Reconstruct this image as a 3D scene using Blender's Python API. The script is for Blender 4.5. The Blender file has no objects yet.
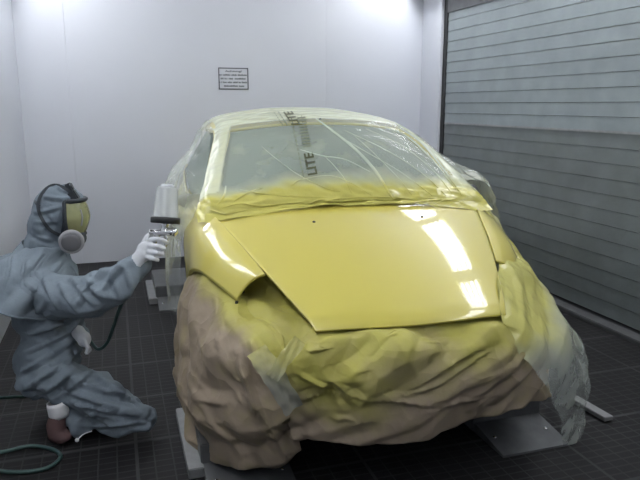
import bpy, bmesh, math, random
from mathutils import Vector, Matrix, noise
from mathutils.bvhtree import BVHTree

random.seed(7)
S = bpy.context.scene
C = S.collection
V = Vector

# ------------------------------------------------------------------ camera
FPX = 640.0
CAMH = 1.65
VPX, VPY = 112.0, 105.0
PHI = math.atan((240 - VPY) / FPX)
PSI = math.atan((320 - VPX) / FPX * math.cos(PHI))
CF = V((math.sin(PSI) * math.cos(PHI), math.cos(PSI) * math.cos(PHI), -math.sin(PHI)))
CR = V((math.cos(PSI), -math.sin(PSI), 0))
CU = CR.cross(CF)
CC = V((0, 0, CAMH))
cd = bpy.data.cameras.new('camera')
cam = bpy.data.objects.new('camera', cd)
C.objects.link(cam)
m = Matrix((CR, CU, -CF)).transposed().to_4x4()
m.translation = CC
cam.matrix_world = m
cd.sensor_width = 36
cd.lens = 36 * FPX / 640
cd.clip_start = 0.02
S.camera = cam


def ray(x, y):
    return CF + CR * ((x - 320) / FPX) + CU * ((240 - y) / FPX)


def PD(x, y, d):            # a point seen at (x, y) at depth d
    return CC + ray(x, y) * d


def PX(x, y, ax, val):      # ... on a world plane
    r = ray(x, y)
    return CC + r * ((val - CC[ax]) / r[ax])


# car frame: u to the right, v from the front bumper backwards, z up
CARM = Matrix.Translation((1.129, 2.239, 0.15)) @ Matrix.Rotation(-0.0637, 4, 'Z')
CARI = CARM.inverted()
CCL = CARI @ CC


def PV(x, y, v, ax=1):      # car-frame point seen at (x, y) on plane v
    r = CARI.to_3x3() @ ray(x, y)
    return CCL + r * ((v - CCL[ax]) / r[ax])


# ------------------------------------------------------------------ materials
def lin(r, g, b):
    f = lambda c: (c / 255 / 12.92) if c / 255 <= 0.04045 else ((c / 255 + 0.055) / 1.055) ** 2.4
    return (f(r), f(g), f(b), 1)


def mat(name, col, rough=0.5, metal=0.0, coat=0.0, spec=0.5, noise_amt=0.0, nscale=8.0, bump=0.0, bscale=40.0, emit=None, estr=0.0, alpha=None, trans=0.0):
    m = bpy.data.materials.new(name)
    m.use_nodes = True
    n, l = m.node_tree.nodes, m.node_tree.links
    b = n['Principled BSDF']
    b.inputs['Base Color'].default_value = col
    b.inputs['Roughness'].default_value = rough
    b.inputs['Metallic'].default_value = metal
    b.inputs['Coat Weight'].default_value = coat
    b.inputs['Coat Roughness'].default_value = 0.04
    b.inputs['Specular IOR Level'].default_value = spec
    b.inputs['Transmission Weight'].default_value = trans
    if alpha is not None:
        b.inputs['Alpha'].default_value = alpha
    if emit:
        b.inputs['Emission Color'].default_value = emit
        b.inputs['Emission Strength'].default_value = estr
    tc = n.new('ShaderNodeTexCoord')
    if noise_amt > 0:
        t = n.new('ShaderNodeTexNoise')
        t.inputs['Scale'].default_value = nscale
        t.inputs['Detail'].default_value = 5
        l.new(tc.outputs['Object'], t.inputs['Vector'])
        mx = n.new('ShaderNodeMix')
        mx.data_type = 'RGBA'
        mx.inputs[6].default_value = [c * (1 - noise_amt) for c in col[:3]] + [1]
        mx.inputs[7].default_value = [min(1, c * (1 + noise_amt)) for c in col[:3]] + [1]
        l.new(t.outputs['Fac'], mx.inputs[0])
        l.new(mx.outputs[2], b.inputs['Base Color'])
    if bump > 0:
        t2 = n.new('ShaderNodeTexNoise')
        t2.inputs['Scale'].default_value = bscale
        t2.inputs['Detail'].default_value = 4
        l.new(tc.outputs['Object'], t2.inputs['Vector'])
        bp = n.new('ShaderNodeBump')
        bp.inputs['Strength'].default_value = bump
        bp.inputs['Distance'].default_value = 0.01
        l.new(t2.outputs['Fac'], bp.inputs['Height'])
        l.new(bp.outputs['Normal'], b.inputs['Normal'])
    return m


def sprayed(name, base, yellow, rough, alpha0=1.0, alpha1=1.0, trans_shadow=False, bump=0.0, bscale=30, spec=0.5, namt=0.18, cell=9.0, cstr=0.22):
    """paper or film partly covered by yellow overspray (attribute 'spray', 0..1; attribute 'dens' thickens film)"""
    m = bpy.data.materials.new(name)
    m.use_nodes = True
    n, l = m.node_tree.nodes, m.node_tree.links
    b = n['Principled BSDF']
    at = n.new('ShaderNodeAttribute')
    at.attribute_name = 'spray'
    tc = n.new('ShaderNodeTexCoord')
    t = n.new('ShaderNodeTexNoise')
    t.inputs['Scale'].default_value = 9
    t.inputs['Detail'].default_value = 6
    l.new(tc.outputs['Object'], t.inputs['Vector'])
    mm = n.new('ShaderNodeMapRange')
    mm.inputs[1].default_value = 0.3
    mm.inputs[2].default_value = 0.7
    mm.inputs[3].default_value = -namt
    mm.inputs[4].default_value = namt
    l.new(t.outputs['Fac'], mm.inputs[0])
    sp2 = n.new('ShaderNodeMath')           # noise only where the spray is partial
    sp2.operation = 'MULTIPLY_ADD'
    sp2.use_clamp = True
    l.new(mm.outputs[0], sp2.inputs[0])
    sp2.inputs[1].default_value = 1.0
    l.new(at.outputs['Fac'], sp2.inputs[2])
    mx = n.new('ShaderNodeMix')
    mx.data_type = 'RGBA'
    mx.inputs[6].default_value = base
    mx.inputs[7].default_value = yellow
    l.new(sp2.outputs[0], mx.inputs[0])
    l.new(mx.outputs[2], b.inputs['Base Color'])
    b.inputs['Roughness'].default_value = rough
    b.inputs['Specular IOR Level'].default_value = spec
    if bump > 0:
        t2 = n.new('ShaderNodeTexNoise')
        t2.inputs['Scale'].default_value = bscale
        t2.inputs['Detail'].default_value = 4
        l.new(tc.outputs['Object'], t2.inputs['Vector'])
        bp = n.new('ShaderNodeBump')
        bp.inputs['Strength'].default_value = bump
        bp.inputs['Distance'].default_value = 0.01
        l.new(t2.outputs['Fac'], bp.inputs['Height'])
        wv = n.new('ShaderNodeTexNoise')            # crumple facets: warped cells
        wv.inputs['Scale'].default_value = 5
        l.new(tc.outputs['Object'], wv.inputs['Vector'])
        vm = n.new('ShaderNodeMix')
        vm.data_type = 'RGBA'
        vm.inputs[0].default_value = 0.18
        l.new(tc.outputs['Object'], vm.inputs[6])
        l.new(wv.outputs['Color'], vm.inputs[7])
        vo = n.new('ShaderNodeTexVoronoi')
        vo.inputs['Scale'].default_value = cell
        l.new(vm.outputs[2], vo.inputs['Vector'])
        b2 = n.new('ShaderNodeBump')
        b2.inputs['Strength'].default_value = cstr
        b2.inputs['Distance'].default_value = 0.05
        l.new(vo.outputs['Distance'], b2.inputs['Height'])
        l.new(bp.outputs['Normal'], b2.inputs['Normal'])
        l.new(b2.outputs['Normal'], b.inputs['Normal'])
    if alpha0 < 1:
        ad = n.new('ShaderNodeAttribute')
        ad.attribute_name = 'dens'
        t3 = n.new('ShaderNodeTexNoise')
        t3.inputs['Scale'].default_value = 6
        t3.inputs['Detail'].default_value = 5
        l.new(tc.outputs['Object'], t3.inputs['Vector'])
        m3 = n.new('ShaderNodeMapRange')
        m3.inputs[1].default_value = 0.3
        m3.inputs[2].default_value = 0.7
        m3.inputs[3].default_value = alpha0 - 0.06
        m3.inputs[4].default_value = alpha0 + 0.06
        l.new(t3.outputs['Fac'], m3.inputs[0])
        a1 = n.new('ShaderNodeMath')
        a1.operation = 'ADD'
        l.new(m3.outputs[0], a1.inputs[0])
        l.new(ad.outputs['Fac'], a1.inputs[1])
        a2 = n.new('ShaderNodeMath')
        a2.operation = 'MULTIPLY_ADD'
        a2.use_clamp = True
        l.new(sp2.outputs[0], a2.inputs[0])
        a2.inputs[1].default_value = alpha1 - alpha0
        l.new(a1.outputs[0], a2.inputs[2])
        l.new(a2.outputs[0], b.inputs['Alpha'])
    return m


M = {}
M['paint'] = mat('yellow_paint', (0.54, 0.47, 0.085, 1), 0.32, coat=1.0)
M['paint_dark'] = mat('yellow_overspray_primer', (0.30, 0.24, 0.06, 1), 0.6)
M['dark'] = mat('dark_cavity', (0.02, 0.02, 0.02, 1), 0.7, noise_amt=0.3)
M['rubber'] = mat('black_rubber', (0.015, 0.015, 0.015, 1), 0.7, bump=0.2)
M['rim'] = mat('silver_rim', (0.45, 0.45, 0.47, 1), 0.35, metal=0.8, noise_amt=0.1)
M['glass'] = mat('dark_glass', (0.10, 0.135, 0.12, 1), 0.5, spec=.2, noise_amt=0.1)
M['white_wall'] = mat('white_panel', (0.56, 0.58, 0.635, 1), 0.35, noise_amt=0.04, nscale=1.5)
M['ceil'] = mat('ceiling_white', (0.75, 0.76, 0.78, 1), 0.8, noise_amt=0.05)
M['slat'] = mat('grey_slat', (0.21, 0.243, 0.258, 1), 0.45, noise_amt=0.25, nscale=5, bump=0.15)
M['slat_dark'] = mat('dark_grey_slat', (0.14, 0.16, 0.165, 1), 0.45, noise_amt=0.3, nscale=5, bump=0.15)
M['wains'] = mat('dark_wainscot', (0.16, 0.165, 0.17, 1), 0.6, noise_amt=0.12, nscale=3)
M['black'] = mat('black_plastic', (0.012, 0.013, 0.014, 1), 0.5, noise_amt=0.2)
M['steel'] = mat('grey_steel', (0.27, 0.275, 0.28, 1), 0.5, metal=0.5, noise_amt=0.25, nscale=20)
M['steel_dark'] = mat('dark_steel', (0.12, 0.125, 0.13, 1), 0.5, metal=0.4, noise_amt=0.3, nscale=15)
M['chrome'] = mat('chrome', (0.7, 0.7, 0.72, 1), 0.15, metal=1.0, noise_amt=0.05)
M['tube'] = mat('lit_tube', (1, 1, 1, 1), 0.5, emit=(0.95, 0.97, 1.0, 1), estr=22.0)
M['fixture'] = mat('fixture_white', (0.7, 0.7, 0.7, 1), 0.5, noise_amt=0.05)
M['coverall'] = mat('blue_grey_cloth', (0.175, 0.212, 0.248, 1), 0.85, noise_amt=0.14, nscale=10, bump=0.25, bscale=60, spec=0.2)
M['coverall2'] = mat('blue_grey_cloth_hood', (0.155, 0.19, 0.224, 1), 0.85, noise_amt=0.14, nscale=14, bump=0.25, bscale=60, spec=0.2)
M['skin'] = mat('skin', (0.45, 0.28, 0.20, 1), 0.6, noise_amt=0.08)
M['glove'] = mat('white_glove', (0.62, 0.64, 0.68, 1), 0.6, noise_amt=0.06, bump=0.15, bscale=80)
M['strap'] = mat('dark_strap', (0.025, 0.032, 0.04, 1), 0.7, noise_amt=0.2)
M['filter'] = mat('grey_filter', (0.13, 0.13, 0.14, 1), 0.7, noise_amt=0.08)
M['filter_rim'] = mat('pale_filter_rim', (0.27, 0.27, 0.285, 1), 0.6, noise_amt=0.06)
M['visor'] = mat('yellowed_visor', (0.42, 0.43, 0.22, 1), 0.15, noise_amt=0.2, nscale=25, alpha=0.55)
M['cup'] = mat('milky_cup', (0.62, 0.65, 0.66, 1), 0.2, noise_amt=0.08, nscale=20, alpha=0.55)
M['shoe'] = mat('brown_shoe', (0.10, 0.055, 0.055, 1), 0.8, noise_amt=0.2, bump=0.2)
M['sock'] = mat('white_sock', (0.62, 0.62, 0.64, 1), 0.8, noise_amt=0.05)
M['hose'] = mat('green_hose', (0.035, 0.075, 0.07, 1), 0.5, noise_amt=0.15)
M['print'] = mat('dark_print', (0.05, 0.055, 0.02, 1), 0.6, noise_amt=0.1)
M['print_pale'] = mat('pale_print', (0.16, 0.18, 0.12, 1), 0.6, noise_amt=0.1)
M['sign'] = mat('sign_plate', (0.55, 0.57, 0.62, 1), 0.5, noise_amt=0.03)
M['ink'] = mat('sign_ink', (0.09, 0.095, 0.11, 1), 0.6, noise_amt=0.1)
M['paper'] = sprayed('kraft_paper', (0.285, 0.228, 0.168, 1), (0.40, 0.37, 0.085, 1), 0.62, bump=0.2, bscale=35, spec=0.35, cell=8.0, cstr=0.45)
M['film'] = sprayed('plastic_film', (0.70, 0.77, 0.66, 1), (0.52, 0.48, 0.12, 1), 0.22, alpha0=0.31, alpha1=0.92, bump=0.3, bscale=22, namt=.08)
M['film_thin'] = sprayed('thin_plastic_film', (0.58, 0.63, 0.58, 1), (0.50, 0.47, 0.14, 1), 0.25, alpha0=0.36, alpha1=0.94, bump=0.4, bscale=18, namt=.1)
M['film_tape'] = sprayed('grey_film_tape', (0.42, 0.44, 0.40, 1), (0.5, 0.47, 0.14, 1), 0.3, alpha0=0.45, alpha1=0.6, bump=0.4, bscale=30)

# floor: dark steel grating
fm = bpy.data.materials.new('dark_grating')
fm.use_nodes = True
n, l = fm.node_tree.nodes, fm.node_tree.links
b = n['Principled BSDF']
tc = n.new('ShaderNodeTexCoord')
sx = n.new('ShaderNodeSeparateXYZ')
l.new(tc.outputs['Object'], sx.inputs[0])


def line_mask(sock, period, width):
    a = n.new('ShaderNodeMath'); a.operation = 'DIVIDE'; a.inputs[1].default_value = period
    l.new(sock, a.inputs[0])
    f = n.new('ShaderNodeMath'); f.operation = 'FRACT'
    l.new(a.outputs[0], f.inputs[0])
    g = n.new('ShaderNodeMath'); g.operation = 'LESS_THAN'; g.inputs[1].default_value = width / period
    l.new(f.outputs[0], g.inputs[0])
    return g.outputs[0]


def mmath(op, a, bb):
    k = n.new('ShaderNodeMath'); k.operation = op
    for i, q in enumerate((a, bb)):
        if isinstance(q, (int, float)):
            k.inputs[i].default_value = q
        else:
            l.new(q, k.inputs[i])
    return k.outputs[0]


lx = line_mask(sx.outputs['X'], 0.085, 0.007)
ly = line_mask(sx.outputs['Y'], 0.05, 0.009)
lX = line_mask(sx.outputs['X'], 1.02, 0.016)
lY = line_mask(sx.outputs['Y'], 0.51, 0.02)
w = mmath('MAXIMUM', mmath('MULTIPLY', lx, 0.55), mmath('MULTIPLY', ly, 0.40))
w = mmath('MAXIMUM', w, mmath('MULTIPLY', mmath('MAXIMUM', lX, lY), 0.85))
tn = n.new('ShaderNodeTexNoise'); tn.inputs['Scale'].default_value = 2.2; tn.inputs['Detail'].default_value = 5
l.new(tc.outputs['Object'], tn.inputs['Vector'])
w = mmath('MULTIPLY', w, mmath('MULTIPLY', tn.outputs['Fac'], 1.5))
mx = n.new('ShaderNodeMix'); mx.data_type = 'RGBA'
mx.inputs[6].default_value = (0.012, 0.012, 0.013, 1)
mx.inputs[7].default_value = (0.06, 0.06, 0.063, 1)
l.new(w, mx.inputs[0])
l.new(mx.outputs[2], b.inputs['Base Color'])
b.inputs['Roughness'].default_value = 0.6
b.inputs['Specular IOR Level'].default_value = 0.2
bp = n.new('ShaderNodeBump'); bp.inputs['Strength'].default_value = 0.5; bp.inputs['Distance'].default_value = 0.01
l.new(w, bp.inputs['Height'])
l.new(bp.outputs['Normal'], b.inputs['Normal'])
M['floor'] = fm

# ------------------------------------------------------------------ object helpers
WM = {}


def wm(o):
    return WM.get(o.name, Matrix.Identity(4))


def thing(name, label, cat, loc=(0, 0, 0), group=None, mtx=None):
    o = bpy.data.objects.new(name, None)
    C.objects.link(o)
    mm = mtx if mtx is not None else Matrix.Translation(loc)
    o.matrix_world = mm
    WM[o.name] = mm
    o.empty_display_size = 0.1
    tag(o, label, cat, group)
    return o


def tag(o, label, cat, group=None):
    o['label'] = label
    o['category'] = cat
    if group:
        o['group'] = group
    return o


def obj(name, bm, material, parent=None, local=False, smooth=True, mtx=None, label=None):
    """link a bmesh as one mesh object; world coordinates unless local (then in the parent's / mtx frame)"""
    me = bpy.data.meshes.new(name)
    pm = wm(parent) if parent else (mtx if mtx is not None else Matrix.Identity(4))
    if not local:
        bm.transform(pm.inverted())
    bmesh.ops.recalc_face_normals(bm, faces=bm.faces)
    if smooth:
        for f in bm.faces:
            f.smooth = True
    bm.to_mesh(me)
    bm.free()
    return objm(name, me, material, parent, pm, label)


def objm(name, me, material, parent=None, pm=None, label=None):
    me.materials.clear()
    me.materials.append(material)
    o = bpy.data.objects.new(name, me)
    C.objects.link(o)
    if parent:
        o.parent = parent
        WM[o.name] = wm(parent)
    else:
        pm = pm if pm is not None else Matrix.Identity(4)
        o.matrix_world = pm
        WM[o.name] = pm
    if label:
        o['label'] = label
    return o


def centred(bm, name, material, label, cat, group=None, smooth=False):
    """a top-level one-mesh thing in world coordinates, origin moved to its base centre"""
    xs = [v.co for v in bm.verts]
    c = V(((min(p.x for p in xs) + max(p.x for p in xs)) / 2, (min(p.y for p in xs) + max(p.y for p in xs)) / 2, min(p.z for p in xs)))
    o = obj(name, bm, material, None, False, smooth, Matrix.Translation(c))
    return tag(o, label, cat, group)


def add_box(bm, lo, hi, mtx=None, bevel=0.0):
    r = bmesh.ops.create_cube(bm, size=1)
    vs = r['verts']
    lo, hi = V(lo), V(hi)
    for v in vs:
        v.co = V((lo[i] + (v.co[i] + 0.5) * (hi[i] - lo[i]) for i in range(3)))
    if bevel > 0:
        es = list({e for v in vs for e in v.link_edges})
        rr = bmesh.ops.bevel(bm, geom=es, offset=bevel, segments=2, affect='EDGES')
        seen, todo = set(), [rr['verts'][0]]
        while todo:                        # the whole bevelled island
            v = todo.pop()
            if v in seen:
                continue
            seen.add(v)
            todo += [e.other_vert(v) for e in v.link_edges]
        vs = list(seen)
    if mtx is not None:
        for v in vs:
            v.co = mtx @ v.co
    return vs


def catmull(p, t):
    n_ = len(p) - 1
    x = t * n_
    i = min(int(x), n_ - 1)
    f = x - i
    g = lambda k: p[k] if 0 <= k <= n_ else (p[0] * 2 - p[1] if k < 0 else p[n_] * 2 - p[n_ - 1])
    a, b_, c, d = g(i - 1), g(i), g(i + 1), g(i + 2)
    return 0.5 * ((2 * b_) + (c - a) * f + (2 * a - 5 * b_ + 4 * c - d) * f * f + (3 * b_ - a - 3 * c + d) * f ** 3)


def grid_pts(ctrl, nu, nv):
    """ctrl rows of Vectors -> (nv+1) x (nu+1) smooth points"""
    fine = [[catmull(r, j / nu) for j in range(nu + 1)] for r in ctrl]
    out = []
    for i in range(nv + 1):
        out.append([catmull([fine[k][j] for k in range(len(ctrl))], i / nv) for j in range(nu + 1)])
    return out


def grid_normals(P):
    nv, nu = len(P), len(P[0])
    N = []
    for i in range(nv):
        row = []
        for j in range(nu):
            a = P[i][min(j + 1, nu - 1)] - P[i][max(j - 1, 0)]
            b_ = P[min(i + 1, nv - 1)][j] - P[max(i - 1, 0)][j]
            q = a.cross(b_)
            row.append(q.normalized() if q.length > 1e-9 else V((0, 0, 1)))
        N.append(row)
    return N


def grid_bm(P, attrs=None, bm=None):
    bm = bm or bmesh.new()
    for nm in (attrs or {}):
        if bm.verts.layers.float.get(nm) is None:
            bm.verts.layers.float.new(nm)
    vs = [[bm.verts.new(p) for p in row] for row in P]
    for i in range(len(P) - 1):
        for j in range(len(P[0]) - 1):
            bm.faces.new((vs[i][j], vs[i][j + 1], vs[i + 1][j + 1], vs[i + 1][j]))
    if attrs:
        for nm, fn in attrs.items():
            la = bm.verts.layers.float[nm]
            for row in vs:
                for v in row:
                    v[la] = fn(v.co)
    return bm


def solidify(bm, t):
    """give an open sheet a thickness t (below its face normals)"""
    bmesh.ops.recalc_face_normals(bm, faces=bm.faces)
    bmesh.ops.solidify(bm, geom=list(bm.faces), thickness=t)


def tri(x):
    x = x - math.floor(x)
    return 2 * x if x < 0.5 else 2 - 2 * x


CRD = [(V((random.gauss(0, 1), random.gauss(0, 1), random.gauss(0, 1))).normalized(), random.random()) for _ in range(10)]


def crease(p, freq, seed=0.0, k=4, warp=0.25):
    """straight sharp paper creases: masked triangle waves along random directions"""
    s = 0
    w_ = noise.noise(p * 3.0 + V((seed, 3.1, 7.7))) * warp
    for i in range(k):
        d, o = CRD[(i + int(seed)) % 10]
        mk = min(1.3, max(0.0, noise.noise(p * freq * 0.35 + V((i * 9.1 + seed, 1.7, 0.3))) * 2.6 + 0.45))
        s += (tri(p.dot(d) * freq * (0.7 + 0.25 * i) + o + w_) - 0.5) * mk
    return s


def smoothstep(a, b_, x):
    t = max(0.0, min(1.0, (x - a) / (b_ - a)))
    return t * t * (3 - 2 * t)


def tube_bm(pts, r, seg=8, bm=None, caps=True, sub=6, closed=False):
    bm = bm or bmesh.new()
    pts = [V(p) for p in pts]
    if sub > 1 and len(pts) > 2:
        N = (len(pts) - 1) * sub
        pts = [catmull(pts, i / N) for i in range(N + 1)]
    rings = []
    up = V((0.123, 0.456, 0.88)).normalized()
    rr = r if callable(r) else (lambda t: r)
    for i, p in enumerate(pts):
        t = (pts[min(i + 1, len(pts) - 1)] - pts[max(i - 1, 0)]).normalized()
        a = t.cross(up)
        if a.length < 1e-4:
            a = t.cross(V((1, 0, 0)))
        a.normalize()
        up = a.cross(t).normalized()
        q = rr(i / max(1, len(pts) - 1))
        rings.append([bm.verts.new(p + (a * math.cos(k * math.tau / seg) + up * math.sin(k * math.tau / seg)) * q) for k in range(seg)])
    for i in range(len(rings) - 1):
        for k in range(seg):
            bm.faces.new((rings[i][k], rings[i][(k + 1) % seg], rings[i + 1][(k + 1) % seg], rings[i + 1][k]))
    if caps:
        bm.faces.new(rings[0][::-1])
        bm.faces.new(rings[-1])
    return bm


def lathe_bm(prof, mtx, seg=32, bm=None):
    """profile [(r, h)] turned about local Z"""
    bm = bm or bmesh.new()
    rings = []
    for r, h in prof:
        if r < 1e-6:
            rings.append([bm.verts.new(mtx @ V((0, 0, h)))])
        else:
            rings.append([bm.verts.new(mtx @ V((r * math.cos(k * math.tau / seg), r * math.sin(k * math.tau / seg), h))) for k in range(seg)])
    for a, b_ in zip(rings, rings[1:]):
        for k in range(seg):
            k2 = (k + 1) % seg
            if len(a) == 1 and len(b_) == 1:
                continue
            if len(a) == 1:
                bm.faces.new((a[0], b_[k], b_[k2]))
            elif len(b_) == 1:
                bm.faces.new((a[k], a[k2], b_[0]))
            else:
                bm.faces.new((a[k], a[k2], b_[k2], b_[k]))
    return bm


def axis_mtx(o, z, x=None):
    z = V(z).normalized()
    x = V(x) if x is not None else V((1, 0, 0.02))
    y = z.cross(x)
    if y.length < 1e-4:
        y = z.cross(V((0, 1, 0)))
    y.normalize()
    x = y.cross(z)
    mm = Matrix((x, y, z)).transposed().to_4x4()
    mm.translation = o
    return mm


RSC = 1.0


def ball(bm, c, r, seg=14, mtx=None):
    """sphere or ellipsoid (r = 3 radii along the columns of mtx)"""
    q = bmesh.ops.create_uvsphere(bm, u_segments=seg, v_segments=seg // 2 + 2, radius=1)
    rr = [q_ * RSC for q_ in ((r, r, r) if isinstance(r, (int, float)) else r)]
    for v in q['verts']:
        p = V((v.co.x * rr[0], v.co.y * rr[1], v.co.z * rr[2]))
        if mtx is not None:
            p = mtx.to_3x3() @ p
        v.co = p + V(c)


def capsule(bm, p0, r0, p1, r1, n_=None):
    p0, p1 = V(p0), V(p1)
    L = (p1 - p0).length
    k = n_ or max(2, int(L / (min(r0, r1) * 0.35)) + 1)
    for i in range(k + 1):
        t = i / k
        ball(bm, p0.lerp(p1, t), r0 + (r1 - r0) * t, 12)


def chain(bm, pts):
    for (p, r), (q, s) in zip(pts, pts[1:]):
        capsule(bm, p, r, q, s)


def remeshed(bm, voxel, smooth=6, fac=0.5, disp=None):
    """one continuous surface from overlapping volumes"""
    me = bpy.data.meshes.new('tmp')
    bm.to_mesh(me)
    bm.free()
    o = bpy.data.objects.new('tmp', me)
    C.objects.link(o)
    r = o.modifiers.new('r', 'REMESH')
    r.mode = 'VOXEL'
    r.voxel_size = voxel
    s = o.modifiers.new('s', 'SMOOTH')
    s.iterations = smooth
    s.factor = fac
    bpy.context.view_layer.update()
    dg = bpy.context.evaluated_depsgraph_get()
    out = bmesh.new()
    out.from_mesh(o.evaluated_get(dg).to_mesh())
    o.evaluated_get(dg).to_mesh_clear()
    bpy.data.objects.remove(o)
    bpy.data.meshes.remove(me)
    if disp:
        out.normal_update()
        mv = [(v, disp(v.co, v.normal)) for v in out.verts]
        for v, d in mv:
            v.co = v.co + v.normal * d
    return out


# ------------------------------------------------------------------ the room
XL, XR, YB, YF, ZC = -0.86, 3.50, 7.07, -1.6, 3.29


def struct(name, bm, material, smooth=False):
    o = obj(name, bm, material, None, True, smooth)
    o['kind'] = 'structure'
    return o


bm = bmesh.new(); add_box(bm, (XL - 0.4, YF, -0.1), (XR + 0.5, YB + 0.3, 0)); struct('floor', bm, M['floor'])
bm = bmesh.new(); add_box(bm, (XL - 0.4, YF, ZC), (XR + 0.5, YB + 0.3, ZC + 0.1)); struct('ceiling', bm, M['ceil'])

# back wall: white panels with thin joints above a dark dado
bm = bmesh.new()
xs = [XL - 0.2, -0.40, 2.32, XR + 0.3]
for a, b_ in zip(xs, xs[1:]):
    add_box(bm, (a + 0.0008, YB, 0.0), (b_ - 0.0008, YB + 0.08, ZC))
add_box(bm, (XL - 0.2, YB + 0.02, 0), (XR + 0.3, YB + 0.09, ZC))
struct('wall_back', bm, M['white_wall'])
bm = bmesh.new()
ys = [YF, 0.4, 1.6, 2.8, 4.0, 5.2, 6.4, YB]
for a, b_ in zip(ys, ys[1:]):
    add_box(bm, (XL - 0.08, a + 0.0008, 0), (XL, b_ - 0.0008, ZC))
struct('wall_left', bm, M['white_wall'])
bm = bmesh.new(); add_box(bm, (XL - 0.4, YF - 0.08, 0), (XR + 0.5, YF, ZC)); struct('wall_front', bm, M['white_wall'])

# right side: white return, dark joint, slatted shutter
YJ = 6.52
bm = bmesh.new(); add_box(bm, (XR, YJ + 0.03, 0), (XR + 0.1, YB, ZC), bevel=0.004); struct('wall_right', bm, M['white_wall'])
bm = bmesh.new(); add_box(bm, (XR - 0.03, YJ + 0.03, 0), (XR - 0.001, YJ + 0.13, ZC), bevel=0.004); struct('trim_1', bm, M['white_wall'])
bm = bmesh.new(); add_box(bm, (XR + 0.0, YJ - 0.04, 0), (XR + 0.06, YJ + 0.029, ZC)); struct('trim_2', bm, M['black'])
bm = bmesh.new(); add_box(bm, (XR + 0.0, YF, 2.62), (XR + 0.06, YJ - 0.04, ZC)); struct('trim_3', bm, M['steel_dark'])


def slats(z0, z1, h):
    bm = bmesh.new()
    z = z0
    while z < z1 - 0.01:
        zz = min(z + h, z1)
        vs = add_box(bm, (XR + 0.012, YF, z + 0.0015), (XR + 0.05, YJ - 0.04, zz - 0.0015))
        for v in vs:                       # each slat leans out a little at its foot
            if v.co.x < XR + 0.02:
                v.co.x += 0.004 * (v.co.z - z) / h
        z = zz
    return bm


door = obj('door_1', slats(1.455, 2.62, 0.108), M['slat'], None, True, False)
door['kind'] = 'structure'
obj('lower_panel', slats(0.06, 1.452, 0.116), M['slat_dark'], door, True, False, label='darker lower slats')
bm = bmesh.new(); add_box(bm, (XR + 0.005, YF, 1.445), (XR + 0.03, YJ - 0.05, 1.462)); obj('seam_rail', bm, M['steel'], door, True, False)
bm = bmesh.new(); add_box(bm, (XR - 0.10, YF, 0), (XR + 0.06, YJ + 0.02, 0.035), bevel=0.006); struct('baseboard_right', bm, M['steel_dark'])

# ------------------------------------------------------------------ lamps: four-tube fixtures in both upper corners
def fixture(x, y, z, ang, label, group, zrot=0, L=1.25):
    mt = Matrix.Translation((x, y, z)) @ Matrix.Rotation(zrot, 4, 'Z') @ Matrix.Rotation(ang, 4, 'Y')
    t = thing('ceiling_light', label, 'light', group=group, mtx=mt)
    bm = bmesh.new()
    add_box(bm, (-0.21, -L / 2 - 0.03, 0.03), (0.21, L / 2 + 0.03, 0.07), bevel=0.004)
    for s in (-1, 1):
        add_box(bm, (s * 0.215 - 0.008, -L / 2 - 0.03, -0.02), (s * 0.215 + 0.008, L / 2 + 0.03, 0.07))
        add_box(bm, (-0.21, s * (L / 2 + 0.03) - 0.008, -0.02), (0.21, s * (L / 2 + 0.03) + 0.008, 0.07))
    obj('housing', bm, M['fixture'], t, True, False)
    for k in range(4):
        xx = -0.144 + 0.096 * k
        bm = tube_bm([(xx, -L / 2, 0.0), (xx, L / 2, 0.0)], 0.021, 10)
        obj('tube', bm, M['tube'], t, True)
    return t


for y, ln in ((6.15, 1.55), (4.5, 1.25), (3.0, 1.25), (1.5, 1.25), (0.0, 1.25)):
    fixture(XR - 0.28, y, ZC - 0.28, math.radians(45), 'four-tube lamp in the upper corner above the slatted shutter', 'corner lamps on the right', L=ln)
    fixture(XL + 0.28, y, ZC - 0.28, math.radians(-45), 'four-tube lamp in the upper corner above the left wall', 'corner lamps on the left', L=ln)

# ------------------------------------------------------------------ wall sign
SA, SB = PX(218, 67.5, 1, YB), PX(248.5, 89, 1, YB)
sx0, sx1, sz1, sz0 = SA.x, SB.x, SA.z, PX(218, 89.5, 1, YB).z
sw, sh = sx1 - sx0, sz1 - sz0
sg = thing('warning_sign', 'small framed notice with five lines of black print on the white back wall', 'sign', (sx0 + sw / 2, YB, sz0))
bm = bmesh.new(); add_box(bm, (sx0, YB - 0.006, sz0), (sx1, YB - 0.0005, sz1)); obj('plate', bm, M['sign'], sg, smooth=False)
bm = bmesh.new()
bw = 0.011
for lo, hi in (((sx0, sz0), (sx1, sz0 + bw)), ((sx0, sz1 - bw), (sx1, sz1)), ((sx0, sz0), (sx0 + bw, sz1)), ((sx1 - bw, sz0), (sx1, sz1))):
    add_box(bm, (lo[0], YB - 0.010, lo[1]), (hi[0], YB - 0.006, hi[1]))
obj('frame', bm, M['ink'], sg, smooth=False)


def text_bm(body, size=1.0, bold=0.0):
    cu = bpy.data.curves.new('t', 'FONT')
    cu.body = body
    cu.size = size
    cu.resolution_u = 3
    cu.offset = bold
    o = bpy.data.objects.new('t', cu)
    C.objects.link(o)
    bpy.context.view_layer.update()
    dg = bpy.context.evaluated_depsgraph_get()
    bm = bmesh.new()
    bm.from_mesh(o.evaluated_get(dg).to_mesh())
    o.evaluated_get(dg).to_mesh_clear()
    bpy.data.objects.remove(o)
    bpy.data.curves.remove(cu)
    return bm


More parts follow.
